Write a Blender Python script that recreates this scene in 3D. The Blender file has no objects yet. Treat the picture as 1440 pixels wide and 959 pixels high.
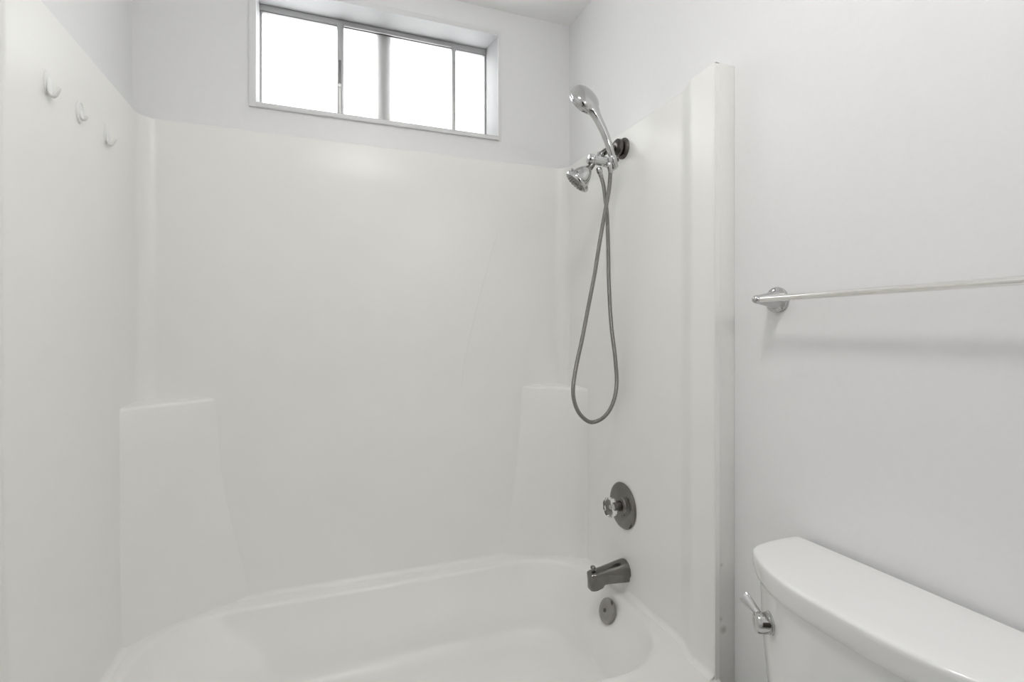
import bpy, bmesh, math, random
from mathutils import Vector, Matrix
random.seed(4)
PI = math.pi
scene = bpy.context.scene
COL = scene.collection
EYE = 1.21            # all heights below are measured from eye level and lifted to the floor by this

# ------------------------------------------------------------------ materials
def principled(name, color, rough=0.5, metal=0.0, spec=0.5, trans=0.0, ior=1.45, coat=0.0):
    m = bpy.data.materials.new(name); m.use_nodes = True
    b = m.node_tree.nodes['Principled BSDF']
    b.inputs['Base Color'].default_value = (*color, 1)
    b.inputs['Roughness'].default_value = rough
    b.inputs['Metallic'].default_value = metal
    b.inputs['Specular IOR Level'].default_value = spec
    b.inputs['Transmission Weight'].default_value = trans
    b.inputs['IOR'].default_value = ior
    b.inputs['Coat Weight'].default_value = coat
    return m

def add_noise(m, scale, bump=0.0, dist=0.002, colvar=0.0, detail=3.0, rough_var=0.0):
    nt = m.node_tree; b = nt.nodes['Principled BSDF']
    tc = nt.nodes.new('ShaderNodeTexCoord')
    nz = nt.nodes.new('ShaderNodeTexNoise'); nz.inputs['Scale'].default_value = scale
    nz.inputs['Detail'].default_value = detail
    nt.links.new(tc.outputs['Object'], nz.inputs['Vector'])
    if bump:
        bp = nt.nodes.new('ShaderNodeBump'); bp.inputs['Strength'].default_value = bump
        bp.inputs['Distance'].default_value = dist
        nt.links.new(nz.outputs['Fac'], bp.inputs['Height'])
        nt.links.new(bp.outputs['Normal'], b.inputs['Normal'])
    if colvar:
        base = tuple(b.inputs['Base Color'].default_value)
        rp = nt.nodes.new('ShaderNodeValToRGB')
        rp.color_ramp.elements[0].position = 0.3; rp.color_ramp.elements[1].position = 0.7
        rp.color_ramp.elements[0].color = tuple(c * (1 - colvar) for c in base[:3]) + (1,)
        rp.color_ramp.elements[1].color = base
        nt.links.new(nz.outputs['Fac'], rp.inputs['Fac'])
        nt.links.new(rp.outputs['Color'], b.inputs['Base Color'])
    if rough_var:
        mr = nt.nodes.new('ShaderNodeMapRange')
        r0 = b.inputs['Roughness'].default_value
        mr.inputs['To Min'].default_value = max(0.02, r0 - rough_var); mr.inputs['To Max'].default_value = r0 + rough_var
        nt.links.new(nz.outputs['Fac'], mr.inputs['Value'])
        nt.links.new(mr.outputs['Result'], b.inputs['Roughness'])
    return m

def emission(name, color, strength):
    m = bpy.data.materials.new(name); m.use_nodes = True
    nt = m.node_tree; nt.nodes.clear()
    o = nt.nodes.new('ShaderNodeOutputMaterial'); e = nt.nodes.new('ShaderNodeEmission')
    e.inputs['Color'].default_value = (*color, 1); e.inputs['Strength'].default_value = strength
    nt.links.new(e.outputs[0], o.inputs[0]); return m

M = {}
M['paint']   = add_noise(principled('wall_paint', (.81, .81, .815), .38), 55, .22, .0015, .012)
M['ceil']    = add_noise(principled('ceiling_paint', (.90, .90, .895), .7), 70, .15, .001)
M['floor']   = add_noise(principled('floor_vinyl', (.50, .49, .47), .45), 6, 0, 0, .2)
M['fiber']   = add_noise(principled('gelcoat_fibreglass', (.86, .857, .833), .31), 7, .04, .003, .012, 2, .04)
M['trimw']   = add_noise(principled('trim_paint', (.79, .785, .76), .5), 25, .12, .001, .03)
M['winpaint']= principled('window_trim_paint', (.76, .76, .765), .45)
M['reveal']  = principled('window_paint_darkened', (.39, .39, .395), .6)  # white window paint, greyed so the strong daylight does not blow it out
M['alu']     = add_noise(principled('brushed_aluminium', (.48, .48, .48), .38, .6), 90, .05, .0005)
M['aludark'] = principled('dark_aluminium', (.22, .22, .22), .4, .5)
M['chrome']  = principled('chrome', (.56, .56, .56), .07, 1)
M['chrome2'] = principled('satin_chrome_rail', (.86, .85, .83), .18, 1)
M['nickel']  = add_noise(principled('dull_chrome', (.225, .217, .207), .18, 1), 30, 0, 0, .12)
M['plate']   = add_noise(principled('worn_chrome', (.36, .35, .335), .2, 1), 30, 0, 0, .12)
M['dark']    = principled('tarnished_bronze', (.13, .12, .115), .28, .9)
M['hose']    = None
M['acrylic'] = principled('clear_acrylic', (.95, .95, .95), .04, 0, .5, 1.0, 1.3)
M['china']   = principled('vitreous_china', (.80, .80, .795), .13, coat=.2)
M['hook']    = principled('white_plastic', (.80, .80, .795), .35)
M['rubber']  = principled('grey_nozzle_plastic', (.30, .30, .30), .5)
M['black']   = principled('black_gap', (.03, .03, .03), .6)
M['doorp']   = add_noise(principled('door_dark_for_chrome', (.07, .055, .045), .4), 12, .05, .001)  # dark tone chosen to put dark reflections into the chrome
M['crack']   = principled('hairline_grey', (.76, .757, .735), .4)
M['lampgl']  = emission('lamp_diffuser', (1, .99, .975), 38)
M['vanglass']= emission('vanity_globe', (1, .99, .975), 33)
M['base']    = principled('lamp_base_metal', (.7, .7, .7), .3, 1)

def hose_mat():
    m = principled('ribbed_steel_hose', (.27, .262, .25), .24, 1)
    nt = m.node_tree; b = nt.nodes['Principled BSDF']
    tc = nt.nodes.new('ShaderNodeUVMap')
    w = nt.nodes.new('ShaderNodeTexWave'); w.wave_type = 'BANDS'; w.bands_direction = 'Y'
    w.inputs['Scale'].default_value = 1.0
    mp = nt.nodes.new('ShaderNodeMapping'); mp.inputs['Scale'].default_value = (0, 105, 0)
    nt.links.new(tc.outputs['UV'], mp.inputs['Vector']); nt.links.new(mp.outputs['Vector'], w.inputs['Vector'])
    bp = nt.nodes.new('ShaderNodeBump'); bp.inputs['Strength'].default_value = .6; bp.inputs['Distance'].default_value = .001
    nt.links.new(w.outputs['Fac'], bp.inputs['Height']); nt.links.new(bp.outputs['Normal'], b.inputs['Normal'])
    return m
M['hose'] = hose_mat()

def frosted():
    m = bpy.data.materials.new('frosted_glass'); m.use_nodes = True
    nt = m.node_tree; nt.nodes.clear()
    o = nt.nodes.new('ShaderNodeOutputMaterial')
    t = nt.nodes.new('ShaderNodeBsdfTransparent'); t.inputs['Color'].default_value = (.96, .96, .955, 1)
    l = nt.nodes.new('ShaderNodeBsdfTranslucent'); l.inputs['Color'].default_value = (.95, .95, .945, 1)
    g = nt.nodes.new('ShaderNodeBsdfGlossy'); g.inputs['Roughness'].default_value = .3
    a = nt.nodes.new('ShaderNodeMixShader'); a.inputs[0].default_value = .38
    c = nt.nodes.new('ShaderNodeMixShader'); c.inputs[0].default_value = .03
    nt.links.new(t.outputs[0], a.inputs[1]); nt.links.new(l.outputs[0], a.inputs[2])
    nt.links.new(a.outputs[0], c.inputs[1]); nt.links.new(g.outputs[0], c.inputs[2])
    nt.links.new(c.outputs[0], o.inputs[0]); return m
M['frost'] = frosted()

def smudge_trim():      # worn trim board: a couple of small dark scuffs low down
    m = M['trimw']; nt = m.node_tree; b = nt.nodes['Principled BSDF']
    src = b.inputs['Base Color'].links[0].from_socket
    tc = nt.nodes.new('ShaderNodeTexCoord')
    prev = src
    for (p, r, col) in (((.930, .9952, .472), .013, (.50, .49, .46)), ((.922, .9952, .500), .008, (.6, .59, .56)), ((.924, .9952, .633), .006, (.58, .57, .54))):
        d = nt.nodes.new('ShaderNodeVectorMath'); d.operation = 'DISTANCE'; d.inputs[1].default_value = p
        nt.links.new(tc.outputs['Object'], d.inputs[0])
        mr = nt.nodes.new('ShaderNodeMapRange'); mr.inputs['From Min'].default_value = r; mr.inputs['From Max'].default_value = r * .2
        nt.links.new(d.outputs['Value'], mr.inputs['Value'])
        mx = nt.nodes.new('ShaderNodeMix'); mx.data_type = 'RGBA'; mx.inputs[7].default_value = (*col, 1)
        nt.links.new(mr.outputs[0], mx.inputs[0]); nt.links.new(prev, mx.inputs[6]); prev = mx.outputs[2]
    nt.links.new(prev, b.inputs['Base Color'])
smudge_trim()

# ------------------------------------------------------------------ mesh helpers (heights relative to the eye)
def V(x, y, z): return Vector((x, y, z + EYE))

def add_box(bm, lo, hi, bevel=0.0, seg=2):
    (x0, y0, z0), (x1, y1, z1) = lo, hi
    vs = [bm.verts.new(V(x, y, z)) for x in (x0, x1) for y in (y0, y1) for z in (z0, z1)]
    fs = []
    for q in ((0,1,3,2),(4,6,7,5),(0,4,5,1),(2,3,7,6),(0,2,6,4),(1,5,7,3)):
        fs.append(bm.faces.new([vs[i] for i in q]))
    if bevel:
        es = list({e for f in fs for e in f.edges})
        bmesh.ops.bevel(bm, geom=es, offset=bevel, segments=seg, affect='EDGES', profile=.5)

def loft(bm, rows, closed=True, cap0=False, cap1=False, uv=None):
    R = [[bm.verts.new(V(*p)) for p in r] for r in rows]
    n = len(rows[0])
    for i in range(len(R) - 1):
        for j in range(n if closed else n - 1):
            k = (j + 1) % n
            try: bm.faces.new((R[i][j], R[i][k], R[i+1][k], R[i+1][j]))
            except ValueError: pass
    if cap0: bm.faces.new(R[0][::-1])
    if cap1: bm.faces.new(R[-1])
    return R

def basis(axis):
    a = Vector(axis).normalized()
    h = Vector((0, 0, 1)) if abs(a.z) < .9 else Vector((1, 0, 0))
    u = a.cross(h).normalized(); v = a.cross(u).normalized()
    return a, u, v

def add_lathe(bm, origin, axis, prof, seg=32, flute=None):
    """prof = (distance along the axis, radius)"""
    a, u, v = basis(axis); o = Vector(origin)
    rows = []
    for (t, r) in prof:
        row = []
        for k in range(seg):
            th = 2 * PI * k / seg
            rr = max(r, 1e-5)
            if flute: rr *= 1 - flute[1] * (.5 + .5 * math.cos(flute[0] * th))
            p = o + a * t + (u * math.cos(th) + v * math.sin(th)) * rr
            row.append(tuple(p))
        rows.append(row)
    loft(bm, rows, True, prof[0][1] > 1e-4, prof[-1][1] > 1e-4)

def add_tube(bm, pts, rad, seg=12, uv=False):
    P = [Vector(p) for p in pts]; n = len(P)
    r = rad if isinstance(rad, (list, tuple)) else [rad] * n
    T = [(P[min(i+1, n-1)] - P[max(i-1, 0)]).normalized() for i in range(n)]
    u = basis(T[0])[1]
    rows = []; ln = [0.0]
    for i in range(n):
        u = (u - T[i] * u.dot(T[i])).normalized(); w = T[i].cross(u)
        rows.append([tuple(P[i] + (u * math.cos(2*PI*k/seg) + w * math.sin(2*PI*k/seg)) * r[i]) for k in range(seg)])
        if i: ln.append(ln[-1] + (P[i] - P[i-1]).length)
    R = loft(bm, rows, True, True, True)
    if uv:
        lay = bm.loops.layers.uv.verify()
        vl = {}
        for i, row in enumerate(R):
            for k, v in enumerate(row): vl[v] = (k / seg, ln[i])
        for f in bm.faces:
            for l in f.loops: l[lay].uv = vl.get(l.vert, (0, 0))

def smooth_curve(pts, sub=8):
    P = [Vector(p) for p in pts]; out = []
    for i in range(len(P) - 1):
        p0 = P[max(i-1, 0)]; p1 = P[i]; p2 = P[i+1]; p3 = P[min(i+2, len(P)-1)]
        for k in range(sub):
            t = k / sub
            out.append(.5 * ((2*p1) + (p2-p0)*t + (2*p0-5*p1+4*p2-p3)*t*t + (3*p1-p0-3*p2+p3)*t**3))
    out.append(P[-1]); return out

def obj(name, bm, mat, parent=None, smooth=35):
    bmesh.ops.remove_doubles(bm, verts=bm.verts, dist=1e-6)
    bmesh.ops.recalc_face_normals(bm, faces=bm.faces)
    me = bpy.data.meshes.new(name); bm.to_mesh(me); bm.free()
    me.materials.append(mat)
    if smooth:
        ang = math.radians(smooth)
        for p in me.polygons: p.use_smooth = True
        me.set_sharp_from_angle(angle=ang)
    o = bpy.data.objects.new(name, me); COL.objects.link(o)
    if parent is not None:
        o.parent = parent
        w = Vector((0, 0, 0)); q = parent
        while q is not None: w += q.location; q = q.parent
        o.location = -w
    return o

def tag(o, label, cat, group=None):
    o['label'] = label; o['category'] = cat
    if group: o['group'] = group
    return o

def thing(name, label, cat, loc, group=None):
    o = bpy.data.objects.new(name, None); COL.objects.link(o)
    o.location = V(*loc); o.empty_display_size = .05
    return tag(o, label, cat, group)

def struct(o, label, cat):
    o['kind'] = 'structure'; o['label'] = label; o['category'] = cat; return o

def B(): return bmesh.new()
def boxes(name, specs, mat, parent=None, bevel=0.0):
    bm = B()
    for lo, hi in specs: add_box(bm, lo, hi, bevel)
    return obj(name, bm, mat, parent, 30 if bevel else 0)

# ------------------------------------------------------------------ the room
XL, XR, YB, YF = -.555, .966, 1.90, -1.35
ZF, ZC = -EYE, 1.269
T = .12
struct(boxes('floor', [((XL-T, YF-T, ZF-.1), (XR+T, YB+T, ZF))], M['floor']), 'grey vinyl bathroom floor', 'floor')
struct(boxes('ceiling', [((XL-T, YF-T, ZC), (XR+T, YB+T, ZC+.1))], M['ceil']), 'white flat ceiling above the shower', 'ceiling')
struct(boxes('wall_left', [((XL-T, YF-T, ZF), (XL, YB+T, ZC))], M['paint']), 'pale grey painted wall on the left above the shower panel', 'wall')
struct(boxes('wall_right', [((XR, YF-T, ZF), (XR+T, YB+T, ZC))], M['paint']), 'pale grey painted right wall carrying the towel bar', 'wall')
struct(boxes('wall_front', [((XL, YF-T, ZF), (XR, YF, ZC))], M['paint']), 'pale grey wall opposite the window', 'wall')
WX0, WX1, WZ0, WZ1 = -.214, .656, .760, 1.172
struct(boxes('wall_back', [((XL, YB, ZF), (WX0, YB+T, ZC)), ((WX1, YB, ZF), (XR, YB+T, ZC)),
                           ((WX0, YB, ZF), (WX1, YB+T, WZ0)), ((WX0, YB, WZ1), (WX1, YB+T, ZC))], M['paint']),
       'pale grey back wall holding the high sliding window', 'wall')
d = struct(boxes('reflected_door', [((-.40, YF, ZF+.01), (.40, YF+.04, .82))], M['doorp'], None, .004), 'unseen closed door behind the viewer, added dark for the chrome to reflect', 'door')  # unseen door, added as something dark for the chrome to mirror
bm = B(); add_lathe(bm, (.33, YF+.04, -.25), (0, 1, 0), [(0, .03), (.008, .03), (.01, .012), (.035, .012), (.04, .026), (.06, .03), (.07, .02), (.072, 0)], 24)
obj('door_knob', bm, M['nickel'], d)

# ------------------------------------------------------------------ window
win = bpy.data.objects.new('window_1', None); COL.objects.link(win); win.location = V(.22, 1.95, .76)
struct(win, 'high horizontal sliding window with frosted panes and grey aluminium frame', 'window')
GY = 2.0
# plastered reveal, its right cheek slightly splayed
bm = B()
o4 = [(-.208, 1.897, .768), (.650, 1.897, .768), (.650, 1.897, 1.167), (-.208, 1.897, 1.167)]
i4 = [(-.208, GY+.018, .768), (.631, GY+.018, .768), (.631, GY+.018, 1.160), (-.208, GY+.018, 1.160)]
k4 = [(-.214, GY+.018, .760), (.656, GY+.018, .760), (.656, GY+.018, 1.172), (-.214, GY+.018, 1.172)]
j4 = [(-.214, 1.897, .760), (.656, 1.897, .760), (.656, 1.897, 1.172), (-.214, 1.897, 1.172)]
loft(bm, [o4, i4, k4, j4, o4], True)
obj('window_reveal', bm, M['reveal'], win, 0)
# casing strips around the opening
def casing(name, lo, hi): 
    bm = B(); add_box(bm, lo, hi, .001, 2); obj(name, bm, M['winpaint'], win, 30)
casing('casing', (-.229, 1.891, .752), (-.207, 1.9, 1.186))
casing('casing', (.649, 1.8965, .752), (.662, 1.9, 1.186))
casing('casing', (-.2069, 1.889, .752), (.6489, 1.9, .7682))
casing('casing', (-.2069, 1.8965, 1.167), (.6489, 1.9, 1.186))
# frame
fr = boxes('window_frame', [((-.208, GY, 1.139), (.631, GY+.03, 1.160)), ((-.208, GY, .768), (.631, GY+.03, .795)),
                       ((-.208, GY+.012, .79), (-.201, GY+.03, 1.14)), ((.6265, GY+.004, .79), (.631, GY+.03, 1.14))], M['alu'], win)
boxes('track', [((-.208, GY+.002, 1.136), (.631, GY+.013, 1.1389))], M['aludark'], win)
mull = boxes('mullion', [((.196, GY+.013, .795), (.220, GY+.03, 1.139)), ((.220, GY+.017, .795), (.226, GY+.028, 1.139)), ((.226, GY+.013, .795), (.250, GY+.03, 1.139))], M['alu'], win)
boxes('pane', [((-.201, GY+.016, .795), (.196, GY+.019, 1.139))], M['frost'], win)
boxes('pane', [((.250, GY+.016, .795), (.6265, GY+.019, 1.139))], M['frost'], win)
# sliding sash standing half way along the track, in front of the mullion
sash = boxes('sash', [((.052, GY-.016, .775), (.067, GY+.012, 1.146)), ((.067, GY-.010, .775), (.075, GY+.012, 1.146)),
                      ((.487, GY-.010, .775), (.502, GY+.012, 1.146)),
                      ((.075, GY-.004, .775), (.487, GY+.012, .80)), ((.075, GY-.004, 1.139), (.487, GY+.012, 1.148))], M['alu'], win, .0012)
boxes('pane', [((.075, GY+.002, .80), (.487, GY+.005, 1.139))], M['frost'], sash)
bm = B(); add_box(bm, (.055, GY-.026, .914), (.068, GY-.016, 1.000), .003); 
obj('latch', bm, M['aludark'], sash, 30)
bm = B(); add_lathe(bm, (.0605, GY-.024, .908), (0, -1, 0), [(-.008, .005), (.003, .005), (.005, .003), (.005, 0)], 12)
obj('latch_button', bm, M['hook'], sash)

# ------------------------------------------------------------------ fibreglass tub and shower surround
SX0, SX1, SY1, SYF = -.525, .931, 1.87, .996
ZT = .663          # top of the panels
ZR = -.855         # tub rim
unit = thing('shower_tub', 'white one-piece fibreglass bathtub with tall shower surround under the window', 'bathtub', (.2, 1.43, ZF))

def sstep(t): t = max(0, min(1, t)); return t*t*(3-2*t)
def plan():
    """inner line of the surround from left front to right front, with outward normals"""
    R = .05; pts = []
    for y in (SYF, 1.03, 1.06): pts.append((SX0+.028, y))
    for k in range(1, 11): t = k/10; pts.append((SX0+.028*(1-sstep(t)), 1.07+.09*t))
    for y in (1.25, 1.4, 1.55, 1.7): pts.append((SX0, y))
    for k in range(0, 13): a = PI - k/12*PI/2; pts.append((SX0+R+R*math.cos(a), SY1-R+R*math.sin(a)))
    for k in range(1, 12): pts.append((SX0+R+(SX1-SX0-2*R)*k/12, SY1))
    for k in range(0, 13): a = PI/2 - k/12*PI/2; pts.append((SX1-R+R*math.cos(a), SY1-R+R*math.sin(a)))
    for y in (1.7, 1.55, 1.4, 1.25): pts.append((SX1, y))
    for k in range(0, 11): t = 1-k/10; pts.append((SX1-.028*(1-sstep(t)), 1.07+.09*t))
    for y in (1.05, 1.02, SYF): pts.append((SX1-.028, y))
    return pts
PL = plan()
def normals(pl):
    out = []
    for i in range(len(pl)):
        a = pl[max(i-1, 0)]; b = pl[min(i+1, len(pl)-1)]
        dx, dy = b[0]-a[0], b[1]-a[1]; l = math.hypot(dx, dy)
        out.append((dy/l, -dx/l))      # pointing into the alcove
    return out
NL = normals(PL)
def draft(z): return max(0, min(1, (-.2-z)/.655))
def drafted(x, y, z):          # the back and left panels lean in a little towards the tub rim
    t = draft(z)
    wy = sstep((y-1.70)/.16); wx_ = sstep((-.40-x)/.09)*sstep((y-1.0)/.35)
    return (x + .023*t*wx_, y - .05*t*wy, z)
def offs(d, z): return [drafted(p[0]+n[0]*d, p[1]+n[1]*d, z) for p, n in zip(PL, NL)]
def outer(z):
    res = []
    for (x, y) in PL:
        if y < 1.75: res.append((XL+.0015 if x < 0 else XR-.0015, y, z))
        else: res.append((max(XL+.0015, min(XR-.0015, .2+(x-.2)*1.045)), YB-.0015 if y > 1.868 else min(YB-.0015, y+.03), z))
    return res
rows = [outer(ZT-.001)]
rows.append(offs(-.010, ZT)); 
for k in range(0, 5): a = k/4*PI/2; rows.append(offs(-.006+.006*math.sin(a), ZT-.006+.006*math.cos(a)))
for z in (.5, .3, .1, -.1, -.2, -.3, -.4, -.5, -.6, -.7, -.8): rows.append(offs(0, z))
RF = .016
for k in range(0, 9): a = k/8*PI/2; rows.append(offs(RF*(1-math.cos(a)), ZR+.001+RF*(1-math.sin(a))))
rows.append(offs(.020, ZR-.008))
bm = B(); loft(bm, rows, False)
# front edges of both side panels (a thin flange)
for s in (0, -1):
    x = PL[s][0]; xo = x - .014 if s == 0 else x + .014
    e = .0006 if s else -.0006
    add_box(bm, (min(x+e, xo), SYF-.0018, ZR), (max(x+e, xo), SYF+.012, ZT-.004))
surr = obj('wall_panel', bm, M['fiber'], unit, 40)
surr['label'] = 'tall glossy white shower wall panels with rounded corners'

# tub: outer rectangle, rounded basin edge, sloping walls, flat floor
BX0, BX1, BY0, BY1 = -.462, .893, 1.098, 1.758
def rrect(x0, x1, y0, y1, r, n=20):
    out = []
    for (cx, cy, a0) in ((x1-r, y0+r, -PI/2), (x1-r, y1-r, 0), (x0+r, y1-r, PI/2), (x0+r, y0+r, PI)):
        for k in range(n+1):
            a = a0 + k/n*PI/2; out.append((cx+r*math.cos(a), cy+r*math.sin(a)))
    # extra points along the straight runs
    res = []
    for i, p in enumerate(out):
        q = out[(i+1) % len(out)]; res.append(p)
        l = math.hypot(q[0]-p[0], q[1]-p[1])
        if l > .08:
            m = int(l/.06)
            for k in range(1, m): res.append((p[0]+(q[0]-p[0])*k/m, p[1]+(q[1]-p[1])*k/m))
    return res
def basin(ins, z, right=0, left=0):
    r = max(.06, .20 - ins*.35)
    return [(x, y, z) for x, y in _rr(ins, r, right, left)]
def _rr(ins, r, right, left):
    base = rrect(BX0, BX1, BY0, BY1, .20)
    cx, cy = (BX0+BX1)/2, (BY0+BY1)/2; hx, hy = (BX1-BX0)/2, (BY1-BY0)/2
    out = []
    for x, y in base:
        fx = (x-cx)/hx; fy = (y-cy)/hy
        ix = ins + (right if fx > 0 else left)
        out.append((cx+fx*(hx-ix), cy+fy*(hy-ins)))
    return out
edge = rrect(BX0, BX1, BY0, BY1, .20)
ox0, ox1, oy0, oy1 = SX0+.028, SX1-.004, SYF-.012, SY1-.055
def toward_rect(p):
    cx, cy = .2, 1.43; dx, dy = p[0]-cx, p[1]-cy
    ts = []
    if dx > 1e-6: ts.append((ox1-cx)/dx)
    if dx < -1e-6: ts.append((ox0-cx)/dx)
    if dy > 1e-6: ts.append((oy1-cy)/dy)
    if dy < -1e-6: ts.append((oy0-cy)/dy)
    t = min(ts); return (cx+dx*t, cy+dy*t)
outr = [toward_rect(p) for p in edge]
for cxn, cyn in ((ox0, oy0), (ox0, oy1), (.9025, oy0), (ox1, oy1)):      # snap the corners
    i = min(range(len(outr)), key=lambda k: (outr[k][0]-cxn)**2+(outr[k][1]-cyn)**2); outr[i] = (cxn, cyn)
outr = [(min(x, .9025) if y < 1.0 else x, max(y, oy0)) for x, y in outr]
rows = [[(x, y, ZR-.02) for x, y in outr], [(x, y, ZR) for x, y in outr]]
def mix(a, b, t): return [(p[0]+(q[0]-p[0])*t, p[1]+(q[1]-p[1])*t) for p, q in zip(a, b)]
lipl = [(p[0], p[1]) for p in basin(-.013, ZR)]
for t in (.35, .7): rows.append([(x, y, ZR) for x, y in mix(outr, lipl, t)])
rows.append(basin(-.013, ZR))
for k in range(1, 7): a = k/6*PI/2*.86; rows.append(basin(-.013+.018*math.sin(a), ZR-.020*(1-math.cos(a))))
zb = -1.085
# walls slope inwards; the sloping back-rest is at the left end
for t in (.15, .35, .55, .72): rows.append(basin(.006+.072*t, ZR-.024-(.23-.024-.05)*t, .012*t, .16*t))
for k in range(1, 8):
    a = k/7*PI/2; rows.append(basin(.006+.062+.055*(1-math.cos(a))*1.1, -1.085+.068*(1-math.sin(a)), .010+.01*k/7, .125+.06*k/7))
for s in (.2, .27): rows.append(basin(s, zb-.002, .03, .2))
bm = B(); loft(bm, rows, True, False, True)
# apron below the front rim
add_box(bm, (SX0+.0145, SYF-.014, ZF), (SX1-.0145, SYF-.0022, ZR-.012))
# rounded front lip
lip = []
for x in (SX0+.0145, SX1-.0145):
    lip.append([(x, SYF+.006+.02*math.cos(a), ZR-.02+.02*math.sin(a)) for a in [PI/2+i/8*PI/2 for i in range(9)]])
loft(bm, lip, False)
tub = obj('bathtub_basin', bm, M['fiber'], unit, 40)

# moulded corner shelves rising from the rim
def shelf(side):
    s = -side
    if side < 0:
        bx = [(-.214, -.317), (-.417, -.301), (-.537, -.278), (-.648, -.246), (-.75, -.216), (-.86, -.185), (-.90, -.175)]
    else:
        bx = [(-.214, .739), (-.368, .723), (-.503, .701), (-.619, .675), (-.739, .637), (-.85, .603), (-.90, .588)]
    def xb(z):
        for (z0, a), (z1, b) in zip(bx, bx[1:]):
            if z >= z1:
                t = max(0, (z0-z)/(z0-z1)); return a+(b-a)*t
        return bx[-1][1]
    N = 24
    def curve(z, inset, bulge):
        wx = SX0 + .023*draft(z) if side < 0 else SX1
        ya = wx/-.3100 if side < 0 else 1.676
        yb = SY1 - .05*draft(z)
        A = Vector((wx - s*.004, ya + inset, 0)); Bp = Vector((xb(z) - s*inset*1.2, yb + .004, 0))
        C = Vector((wx, yb, 0)); mid = (A+Bp)/2; d = (C-mid).normalized()
        out = []
        for k in range(N+1):
            t = k/N
            p = A.lerp(Bp, t) + d*bulge*math.sin(PI*t)**.75
            out.append((p.x, p.y, z))
        return out
    zt = -.214
    rows = []
    cxy = (SX0 if side < 0 else SX1, SY1)
    for t in (.9, .5, .2):
        base = curve(zt, .012, .0)
        rows.append([(p[0]+(cxy[0]-p[0])*t, p[1]+(cxy[1]-p[1])*t, zt+.006*t) for p in base])
    r = .012
    for k in range(0, 6):
        a = k/5*PI/2; rows.append(curve(zt-r*(1-math.cos(a)), r*(1-math.sin(a)), 0))
    for k in range(1, 23):
        z = zt-r-(.855+.02-.226)*k/22
        rows.append(curve(z, 0, .052*sstep(k/24)))
    bm = B(); loft(bm, rows, False)
    o = obj('corner_shelf', bm, M['fiber'], unit, 50)
    return o
a = shelf(-1); a['label'] = 'moulded corner shelf at the left end of the tub'
a = shelf(1); a['label'] = 'moulded corner shelf at the tap end of the tub'

# two faint hairline marks in the back panel
def crack(pts):
    bm = B(); add_tube(bm, smooth_curve(pts, 5), .0006, 6)
    obj('hairline_crack', bm, M['crack'], unit)
crack([(.637, 1.87, .38), (.585, 1.87, .20), (.555, 1.87, .09), (.510, 1.87, -.10), (.477, 1.87, -.32)])
crack([(.030, 1.87, -.40), (.044, 1.87, -.50), (.055, 1.87, -.63)])

# painted trim boards closing the ends of the surround
for nm, x0, x1, lab in (('trim_1', .9172, XR, 'white painted trim strip at the front edge of the shower, beside the towel bar wall'),
                        ('trim_2', XL, -.5112, 'white painted trim strip at the left front edge of the shower')):
    bm = B(); add_box(bm, (x0, .9952, ZF), (x1, 1.03, .6638), .0022)
    struct(obj(nm, bm, M['trimw'], None, 30), lab, 'trim')

# ------------------------------------------------------------------ shower head on its arm
FY = 1.441
arm = thing('wall_shower', 'small chrome bell shower head on a diverter bracket and dark wall flange', 'shower head', (.931, FY, .602))
bm = B(); add_lathe(bm, (.9305, FY, .602), (-1, 0, 0), [(0, .034), (.004, .034), (.009, .030), (.012, .024)], 40)
obj('wall_flange', bm, M['dark'], arm)
bm = B(); add_lathe(bm, (.9195, FY, .602), (-1, 0, 0), [(0, .014), (.004, .022), (.008, .0285), (.016, .0285), (.021, .024), (.025, .013)], 40)
obj('flange_cup', bm, M['dark'], arm)
bm = B(); add_tube(bm, smooth_curve([(.925, FY, .602), (.895, FY, .598), (.868, FY, .588), (.848, FY+.006, .572)], 6), .0105, 20)
obj('shower_arm', bm, M['nickel'], arm)
# diverter body: horizontal barrel with cradle at the near end
bm = B()
add_lathe(bm, (.802, FY, .553), (1, -.12, -.10), [(-.006, .009), (-.004, .0145), (.002, .0165), (.014, .0165), (.016, .0150), (.050, .0150), (.052, .0165), (.070, .0165), (.073, .012)], 32)
add_lathe(bm, (.850, FY+.008, .576), (-.30, -.1, -.5), [(0, .013), (.012, .013), (.022, .012), (.030, .010)], 28)
obj('diverter_body', bm, M['chrome'], arm)
bm = B()      # split ring that carries the hand shower
add_lathe(bm, (.870, FY-.024, .560), (.30, 0, -1), [(0, .0165), (.003, .0175), (.022, .0165), (.024, .0150)], 28)
add_lathe(bm, (.862, FY-.012, .548), (.45, -.8, 0), [(0, .009), (.010, .009)], 20)
obj('hand_shower_cradle', bm, M['chrome'], arm)
bm = B(); add_lathe(bm, (.882, FY-.028, .549), (.62, -.75, .1), [(0, .0065), (.009, .0065), (.011, .004), (.011, 0)], 18)
obj('diverter_button', bm, M['dark'], arm)
bm = B(); add_tube(bm, [(.818, FY, .545), (.812, FY+.002, .533), (.803, FY+.004, .521), (.797, FY+.006, .514)], [.010, .0095, .010, .011], 20)
obj('ball_joint', bm, M['nickel'], arm)
hn = Vector((-.60, .30, -.74)).normalized()
ho = Vector((.802, FY+.004, .523))
bm = B(); add_lathe(bm, ho, hn, [(-.004, .010), (.002, .015), (.008, .020), (.018, .026), (.030, .031), (.040, .035), (.047, .041), (.050, .0445), (.056, .0455), (.060, .044), (.061, .040)], 44)
bell = obj('bell', bm, M['chrome'], arm)
bm = B(); add_lathe(bm, ho + hn*.0608, hn, [(-.004, .0398), (.001, .0395), (.003, .033), (.003, .012), (.006, .010), (.006, 0)], 44)
face = obj('spray_face', bm, M['nickel'], arm)
bm = B(); aa, uu, vv = basis(hn)
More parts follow.
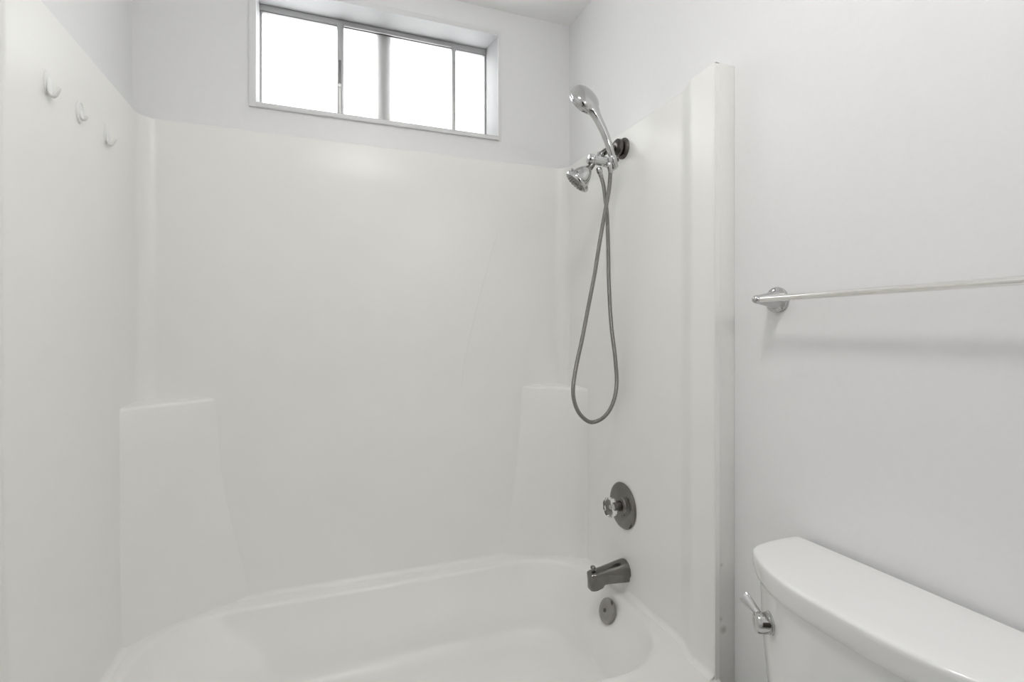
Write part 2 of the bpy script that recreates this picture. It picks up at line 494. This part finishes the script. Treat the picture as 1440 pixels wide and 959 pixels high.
for ring, cnt in ((.018, 8), (.027, 14)):
    for k in range(cnt):
        p = ho + hn*.0636 + (uu*math.cos(2*PI*k/cnt)+vv*math.sin(2*PI*k/cnt))*ring
        add_lathe(bm, p, hn, [(0, .0022), (.003, .0018), (.003, 0)], 8)
nz = obj('nozzle_ring', bm, M['rubber'], face)
bm = B(); add_lathe(bm, ho + hn*.054 + Vector((-.026, -.02, .026)).normalized()*.043, Vector((-.026, -.02, .026)), [(0, .004), (.006, .0035), (.007, 0)], 12)
obj('spray_lever', bm, M['chrome'], arm)

# hand shower resting in the cradle: one teardrop body of head and handle, plus the spray face
hs = thing('hand_shower', 'chrome hand shower with round head resting upright in the bracket', 'hand shower', (.880, FY-.024, .535))
fn = Vector((-.19, .87, -.45)).normalized()          # way the spray face looks
Hc = Vector((.784, FY-.004, .737))                    # head centre
end = Vector((.882, FY-.026, .528))
ax = (end - Hc); ax = (ax - fn*ax.dot(fn)).normalized()
sd = fn.cross(ax).normalized()
def hand_rows():
    rows = []; R = .052
    st = []
    for k in range(0, 13):                            # across the head
        a = PI*k/12*.83
        t = -R*math.cos(a); st.append((t, R*math.sin(a), .004+.026*math.sin(a)**.8, .010))
    for (t, w, b, f) in ((.052, .0235, .0215, .010), (.064, .0180, .0170, .0105), (.085, .0155, .0150, .011), (.115, .0142, .0138, .0115),
                         (.150, .0134, .0130, .0118), (.190, .0126, .0124, .0118), (.236, .0112, .0112, .0112)):
        st.append((t, w, b, f))
    L = (end - Hc).length
    for (t, w, b, f) in st:
        u = max(0, (t-.03)/(L-.03))
        # straight in the head, then bending over to the bracket
        c = Hc + ax*t if t < .03 else (Hc+ax*.03).lerp(end, u) + (-fn)*.012*math.sin(PI*min(1, u))*(1) 
        row = []
        for k in range(32):
            th = 2*PI*k/32; cs, sn = math.cos(th), math.sin(th)
            dpt = -b*sn if sn > 0 else -f*sn
            row.append(tuple(c + sd*max(w, .0005)*cs + fn*dpt))
        rows.append(row)
    return rows
bm = B(); loft(bm, hand_rows(), True, True, True)
o = obj('hand_shower_body', bm, M['chrome'], hs, 60)
bm = B(); add_lathe(bm, Hc + fn*.004, fn, [(-.006, .0485), (.004, .0500), (.008, .0490), (.0095, .0460), (.0095, .042)], 48)
obj('head_rim', bm, M['chrome'], hs)
bm = B(); add_lathe(bm, Hc + fn*.0105, fn, [(0, .0425), (.002, .042), (.003, .03), (.0035, 0)], 40)
obj('spray_face', bm, M['rubber'], hs)

# ribbed hose hanging in a long loop
hose = thing('shower_hose', 'ribbed grey metal shower hose hanging in a long loop below the bracket', 'hose', (.83, FY-.02, -.275))
pts = [(0.8622, 1.4150, 0.5280), (0.8637, 1.4140, 0.5097), (0.8621, 1.4140, 0.4799), (0.8593, 1.4150, 0.4526), (0.8529, 1.4160, 0.4159), (0.8416, 1.4190, 0.3543), (0.8257, 1.4210, 0.2674), (0.8114, 1.4230, 0.1809),
       (0.7884, 1.4230, 0.0743), (0.7664, 1.4230, -0.0269), (0.7468, 1.4230, -0.1070), (0.7356, 1.4230, -0.1757), (0.7416, 1.4250, -0.2230), (0.7627, 1.4270, -0.2624),
       (0.8005, 1.4310, -0.2890), (0.8429, 1.4370, -0.2835), (0.8770, 1.4410, -0.2572), (0.8985, 1.4430, -0.2144), (0.9055, 1.4430, -0.1610), (0.8978, 1.4410, -0.0791), (0.8839, 1.4410, 0.0209),
       (0.8754, 1.4410, 0.1436), (0.8722, 1.4410, 0.2662), (0.8672, 1.4390, 0.3742), (0.8608, 1.4380, 0.4196), (0.8540, 1.4380, 0.4673), (0.8453, 1.4390, 0.4989), (0.8400, 1.4410, 0.5173)]
crv = smooth_curve(pts, 8)
bm = B(); add_tube(bm, crv, .0064, 14, uv=True)
obj('hose_tube', bm, M['hose'], hose, 60)
for i, dr in ((0, 1), (-1, -1)):
    a_ = Vector(crv[i]); b_ = Vector(crv[i + 5*dr if i == 0 else -6])
    d_ = (b_-a_).normalized()
    bm = B(); add_lathe(bm, a_ - d_*.012, d_, [(0, .0085), (.002, .0098), (.016, .0098), (.019, .0082), (.034, .0072), (.036, .006)], 20, (10, .06))
    obj('hose_nut', bm, M['chrome'], hose)

# ------------------------------------------------------------------ mixing valve
vy, vz = 1.443, -.574
valve = thing('shower_valve', 'round dull chrome shower valve plate with clear faceted knob', 'valve', (.931, vy, vz))
bm = B(); add_lathe(bm, (.9305, vy, vz), (-1, 0, 0), [(0, .0745), (.003, .0755), (.006, .0735), (.009, .066), (.010, .040), (.0105, .036), (.014, .034), (.016, .030), (.017, .018)], 64)
obj('valve_plate', bm, M['nickel'], valve)
bm = B(); add_lathe(bm, (.9145, vy, vz), (-1, 0, 0), [(0, .018), (.012, .017), (.014, .012), (.022, .0115)], 32)
obj('valve_stem', bm, M['dark'], valve)
bm = B(); add_lathe(bm, (.9035, vy, vz), (-1, 0, 0), [(0, .016), (.003, .022), (.008, .0285), (.026, .0320), (.032, .0305), (.035, .026), (.036, .014), (.033, .011), (.033, 0)], 64, (8, .085))
obj('knob', bm, M['acrylic'], valve, 25)
bm = B(); add_lathe(bm, (.9015, vy, vz), (-1, 0, 0), [(0, .0065), (.012, .0065), (.014, .004), (.014, 0)], 20)
obj('knob_core', bm, M['chrome'], valve)

# ------------------------------------------------------------------ tub spout
sy = 1.432
spout = thing('tub_spout', 'wedge shaped dull chrome tub spout below the valve', 'spout', (.931, sy, -.79))
def spout_row(x, zt, zr, zb, w, wb):
    prof = []
    n = 10
    for k in range(n+1):                               # dome over the ridge, near side to far side
        a = PI*k/n; prof.append((-w*math.cos(a)*(1-.12*math.sin(a)), zr+(zt-zr)*math.sin(a)**.75))
    prof += [(w*.99, zr-.004), (wb, (zr+zb)/2), (wb*.96, zb+.003), (wb*.8, zb), (-wb*.8, zb), (-wb*.96, zb+.003), (-wb, (zr+zb)/2), (-w*.99, zr-.004)]
    return [(x, sy+a, z) for a, z in prof]
rows = [spout_row(.9305, -.746, -.783, -.812, .0345, .027), spout_row(.924, -.745, -.782, -.812, .034, .027), spout_row(.905, -.748, -.780, -.811, .0315, .0255),
        spout_row(.880, -.753, -.778, -.810, .028, .023), spout_row(.855, -.758, -.776, -.809, .025, .0205), spout_row(.845, -.760, -.776, -.810, .024, .0195),
        spout_row(.838, -.761, -.775, -.820, .0232, .0185), spout_row(.820, -.764, -.774, -.825, .0216, .017), spout_row(.806, -.766, -.774, -.825, .0205, .016), spout_row(.799, -.769, -.775, -.823, .018, .014), spout_row(.797, -.774, -.779, -.819, .012, .010)]
bm = B(); loft(bm, rows, True, True, True)
obj('spout_body', bm, M['nickel'], spout, 32)
bm = B(); add_lathe(bm, (.811, sy, -.766), (0, 0, 1), [(0, .0045), (.008, .0045), (.009, .008), (.013, .0085), (.016, .006), (.0165, 0)], 20)
obj('diverter_knob', bm, M['nickel'], spout)

# ------------------------------------------------------------------ overflow plate on the end wall of the basin
ov = thing('overflow_plate', 'round dull chrome overflow plate inside the tub under the spout', 'overflow plate', (.874, FY, -.915))
od = Vector((-1, -.02, .36)).normalized(); oo = Vector((.8665, 1.430, -.903))
bm = B(); add_lathe(bm, oo, od, [(-.001, .0375), (.006, .0385), (.010, .0372), (.013, .032), (.0145, .021), (.015, .006), (.015, 0)], 48)
obj('plate', bm, M['plate'], ov)
bm = B(); add_lathe(bm, oo + od*.0145, od, [(0, .0065), (.002, .0062), (.003, .004), (.003, 0)], 16)
obj('screw', bm, M['dark'], ov)

# ------------------------------------------------------------------ hooks on the left panel
def jhook(y, ztop, zbot, label, w=.0125, reach=.0215, tip=.019):
    h = thing('wall_hook', label, 'hook', (SX0, y, zbot), 'white hooks on the left shower panel')
    # back plate: an elongated leaf with a rounded rim
    bm = B(); rows = []
    zc, hz = (ztop+zbot)/2+.004, (ztop-zbot)/2
    for (dx, sc) in ((-.0005, 1), (.0025, 1), (.0045, .86), (.0052, .6), (.0052, .05)):
        rows.append([(SX0+dx, y+w*1.15*sc*math.cos(2*PI*k/28), zc+hz*sc*math.sin(2*PI*k/28)) for k in range(28)])
    loft(bm, rows, True, True, True); obj('back_plate', bm, M['hook'], h, 50)
    bm = B()
    path = smooth_curve([(SX0+.004, y, ztop-.012), (SX0+.0055, y, zc), (SX0+.0065, y, zbot+.008), (SX0+.0095, y, zbot+.001), (SX0+.0155, y, zbot+.0055), (SX0+reach, y, zbot+tip)], 6)
    n = len(path); rows = []
    for i, p in enumerate(path):
        tdir = (path[min(i+1, n-1)]-path[max(i-1, 0)]).normalized(); nn = tdir.cross(Vector((0, 1, 0)))
        f = i/(n-1); ww = w*(.55+.45*math.sin(PI*min(1, f*1.25+.1)))*(1 if f < .8 else 1-.45*(f-.8)/.2); tt = .0032
        rows.append([tuple(p + Vector((0, 1, 0))*ww*math.cos(2*PI*k/14) + nn*tt*math.sin(2*PI*k/14)) for k in range(14)])
    loft(bm, rows, True, True, True); obj('hook_arm', bm, M['hook'], h, 60)
jhook(1.300, .527, .479, 'white curved hook on left shower panel, largest and nearest the front of the three')
jhook(1.602, .533, .483, 'white curved hook on left shower panel, nearest the back corner')
h = thing('wall_hook', 'white round-backed hook on left shower panel, between the two curved hooks', 'hook', (SX0, 1.446, .483), 'white hooks on the left shower panel')
bm = B(); rows = []
for (dx, sc) in ((-.0005, 1), (.003, 1), (.005, .9), (.005, .78), (.0035, .72), (.0035, .05)):
    rows.append([(SX0+dx, 1.446+.0165*sc*math.cos(2*PI*k/36), .506+.026*sc*math.sin(2*PI*k/36)) for k in range(36)])
loft(bm, rows, True, True, True); obj('back_plate', bm, M['hook'], h, 40)
bm = B(); add_tube(bm, smooth_curve([(SX0+.003, 1.446, .506), (SX0+.0055, 1.446, .496), (SX0+.008, 1.446, .490), (SX0+.012, 1.446, .490), (SX0+.015, 1.446, .497)], 5), .0034, 12)
obj('hook_arm', bm, M['hook'], h)

# ------------------------------------------------------------------ towel bar on the right wall
ty, tz, tx = .867, .071, .908
tb = thing('towel_bar', 'long chrome towel bar on the right wall above the toilet', 'towel bar', (XR, .55, tz))
for yy in (ty, .257):
    bm = B(); add_lathe(bm, (XR-.0005, yy, tz), (-1, 0, 0), [(0, .0290), (.004, .0295), (.007, .0285), (.010, .0240), (.0115, .0205), (.015, .0195)], 44)
    fl = obj('wall_flange', bm, M['chrome'], tb)
    bm = B(); add_lathe(bm, (XR-.014, yy, tz), (-1, 0, 0), [(0, .0200), (.008, .0178), (.018, .0150), (.030, .0125), (.042, .0105), (.050, .0092), (.055, .0075), (.058, .0045), (.059, 0)], 36)
    obj('post', bm, M['chrome'], tb)
bm = B(); add_lathe(bm, (tx, .257, tz), (0, 1, 0), [(0, .0068), (.61, .0068)], 28)
obj('rail', bm, M['chrome2'], tb)

# ------------------------------------------------------------------ toilet
toilet = thing('toilet', 'white china toilet with bowed tank lid against the right wall', 'toilet', (.76, .555, ZF))
TY = .555
def lid_plan(ins, n=26, xb=.957, hy=.257, x0=.745, dep=.086, back=0.0):
    hy2 = hy-ins; pts = []
    for k in range(-n, n+1):
        t = k/n; d_ = t*hy2
        pts.append((x0+ins+dep*abs(t)**2.9, TY+d_))
    rb = .018
    # +y end (left in view) and back corners, rounded
    x_end = x0+ins+dep
    out = pts[:]
    yb = TY+hy2; xbk = xb-ins*(0 if back else .3)
    for k in range(0, 7):
        a = PI/2-k/6*PI/2; out.append((xbk-rb+rb*math.cos(a), yb-rb+rb*math.sin(a)))
    for k in range(0, 7):
        a = -k/6*PI/2; out.append((xbk-rb+rb*math.cos(a), TY-hy2+rb+rb*math.sin(a)))
    return out
def soften(pl, it=2):
    n = len(pl)
    for _ in range(it):
        pl = [((pl[i-1][0]+2*pl[i][0]+pl[(i+1) % n][0])/4, (pl[i-1][1]+2*pl[i][1]+pl[(i+1) % n][1])/4) for i in range(n)]
    return pl
def lrow(ins, z): return [(x, y, z) for x, y in soften(lid_plan(ins))]
LT = -.436; rows = []
rows.append(lrow(.016, LT-.046)); rows.append(lrow(.006, LT-.046)); rows.append(lrow(.003, LT-.043)); rows.append(lrow(.001, LT-.034)); rows.append(lrow(.0, LT-.012))
for k in range(1, 6): a = k/5*PI/2; rows.append(lrow(.007*(1-math.cos(a)), LT-.008+.007*math.sin(a)))
cen = [(x, y) for x, y in soften(lid_plan(.007))]
cx, cy = .86, TY
for t, dz in ((.05, .0006), (.3, .001), (.6, .001)):
    rows.append([(x+(cx-x)*t, y+(cy-y)*t, LT-.001+dz) for x, y in cen])
bm = B(); loft(bm, rows, True, True, True)
obj('tank_lid', bm, M['china'], toilet, 40)
def trow(ins, z): return [(x, y, z) for x, y in soften(lid_plan(ins, xb=.955, back=1))]
rows = [trow(.0105, LT-.0455), trow(.0105, LT-.07), trow(.013, LT-.15), trow(.017, LT-.22), trow(.023, LT-.30), trow(.030, LT-.345), trow(.045, LT-.36)]
bm = B(); loft(bm, rows, True, True, True)
obj('tank', bm, M['china'], toilet, 40)
# bowl and seat below the frame
rows = []
def oval(cx_, hx, hy, z, n=40): return [(cx_+hx*math.cos(2*PI*k/n), TY+hy*math.sin(2*PI*k/n), z) for k in range(n)]
for z, cx_, hx, hy in ((ZF+.001, .66, .20, .115), (ZF+.06, .66, .20, .11), (ZF+.18, .64, .20, .11), (ZF+.28, .60, .255, .15), (ZF+.36, .575, .31, .183), (ZF+.39, .575, .315, .187), (ZF+.40, .575, .31, .182)):
    rows.append(oval(cx_, hx, hy, z))
for z, hx, hy in ((ZF+.40, .25, .13), (ZF+.30, .22, .11), (ZF+.22, .12, .07)): rows.append(oval(.53, hx, hy, z))
bm = B(); loft(bm, rows, True, True, True)
add_box(bm, (.70, TY-.13, ZF+.30), (.95, TY+.13, LT-.357), .01)
obj('bowl', bm, M['china'], toilet, 45)
rows = [oval(.545, .255, .185, ZF+.403), oval(.545, .26, .19, ZF+.412), oval(.545, .258, .188, ZF+.432), oval(.545, .24, .172, ZF+.438), oval(.545, .1, .07, ZF+.440)]
bm = B(); loft(bm, rows, True, True, True); obj('seat_lid', bm, M['china'], toilet, 40)
# flush handle: round boss on the tank front, blade reaching out to the end of the tank
bn = Vector((-.90, .43, 0)).normalized(); bo = Vector((.785, .721, -.545))
fh = None
bm = B(); add_lathe(bm, bo, bn, [(0, .0205), (.004, .0205), (.0045, .0190), (.024, .0185), (.027, .0170), (.028, .012), (.028, 0)], 36)
fh = obj('flush_handle', bm, M['chrome'], toilet, 35)
tg = Vector((.43, .90, 0)).normalized()
p0 = bo + bn*.021 + tg*.006 + Vector((0, 0, .013))
bv = Vector((-.004, .031, .021))
rows = []
for t, w, th in ((0, .008, .004), (.25, .0085, .0035), (.55, .0095, .003), (.85, .0105, .0028), (1, .0095, .0022)):
    c = p0 + bv*t
    dirv = bv.normalized()
    wv = (bn*.75 + tg*.35 - Vector((0, 0, 1))*.35); wv = (wv - dirv*wv.dot(dirv)).normalized(); nv = dirv.cross(wv)
    rows.append([tuple(c + wv*w*math.cos(2*PI*k/12) + nv*th*math.sin(2*PI*k/12)) for k in range(12)])
bm = B(); loft(bm, rows, True, True, True); obj('flush_blade', bm, M['chrome'], fh, 50)

# ------------------------------------------------------------------ lamps of the room (both outside the picture)
cl = thing('ceiling_light', 'round white flush ceiling lamp above the viewer', 'lamp', (.22, .50, ZC))
bm = B(); add_lathe(bm, (.22, .50, ZC-.0005), (0, 0, -1), [(0, .15), (.012, .15), (.018, .14)], 48)
obj('lamp_base', bm, M['base'], cl)
bm = B(); add_lathe(bm, (.22, .50, ZC-.018), (0, 0, -1), [(0, .135), (.012, .13), (.03, .11), (.045, .075), (.052, .03), (.053, 0)], 40)
obj('diffuser', bm, M['lampgl'], cl)
vl = thing('vanity_light', 'two globe vanity lamp on the right wall behind the viewer', 'lamp', (XR, -.80, .80))
boxes('back_bar', [((XR-.03, -1.03, .76), (XR+.0005, -.57, .84))], M['base'], vl, .004)
for yy in (-.91, -.69):
    bm = B(); add_lathe(bm, (XR-.03, yy, .80), (-1, 0, 0), [(0, .02), (.02, .02)]+[(.075-.055*math.cos(a), .055*math.sin(a)) for a in [.4+i/12*(PI-.4) for i in range(13)]], 32)
    obj('globe', bm, M['vanglass'], vl)

# ------------------------------------------------------------------ overcast daylight and camera
w = bpy.data.worlds.new('overcast'); scene.world = w; w.use_nodes = True
bg = w.node_tree.nodes['Background']; bg.inputs['Color'].default_value = (.965, .985, 1, 1); bg.inputs['Strength'].default_value = 5.2

cam = bpy.data.cameras.new('camera'); co = bpy.data.objects.new('camera', cam); COL.objects.link(co)
scene.camera = co
cam.sensor_width = 36.0; cam.lens = 715/1440*36; cam.clip_start = .02
co.location = (0, 0, EYE); co.rotation_euler = (PI/2, 0, -math.atan(267/715))
cam.shift_y = -(479.5-466)/1440

vs = scene.view_settings
scene.display_settings.display_device = 'sRGB'
vs.view_transform = 'Standard'; vs.look = 'None'; vs.gamma = 1; vs.exposure = .2; vs.use_curve_mapping = False
cy_ = scene.cycles
cy_.use_denoising = True; cy_.max_bounces = 14; cy_.diffuse_bounces = 8; cy_.glossy_bounces = 6; cy_.transmission_bounces = 10; cy_.transparent_max_bounces = 12
cy_.sample_clamp_indirect = 8
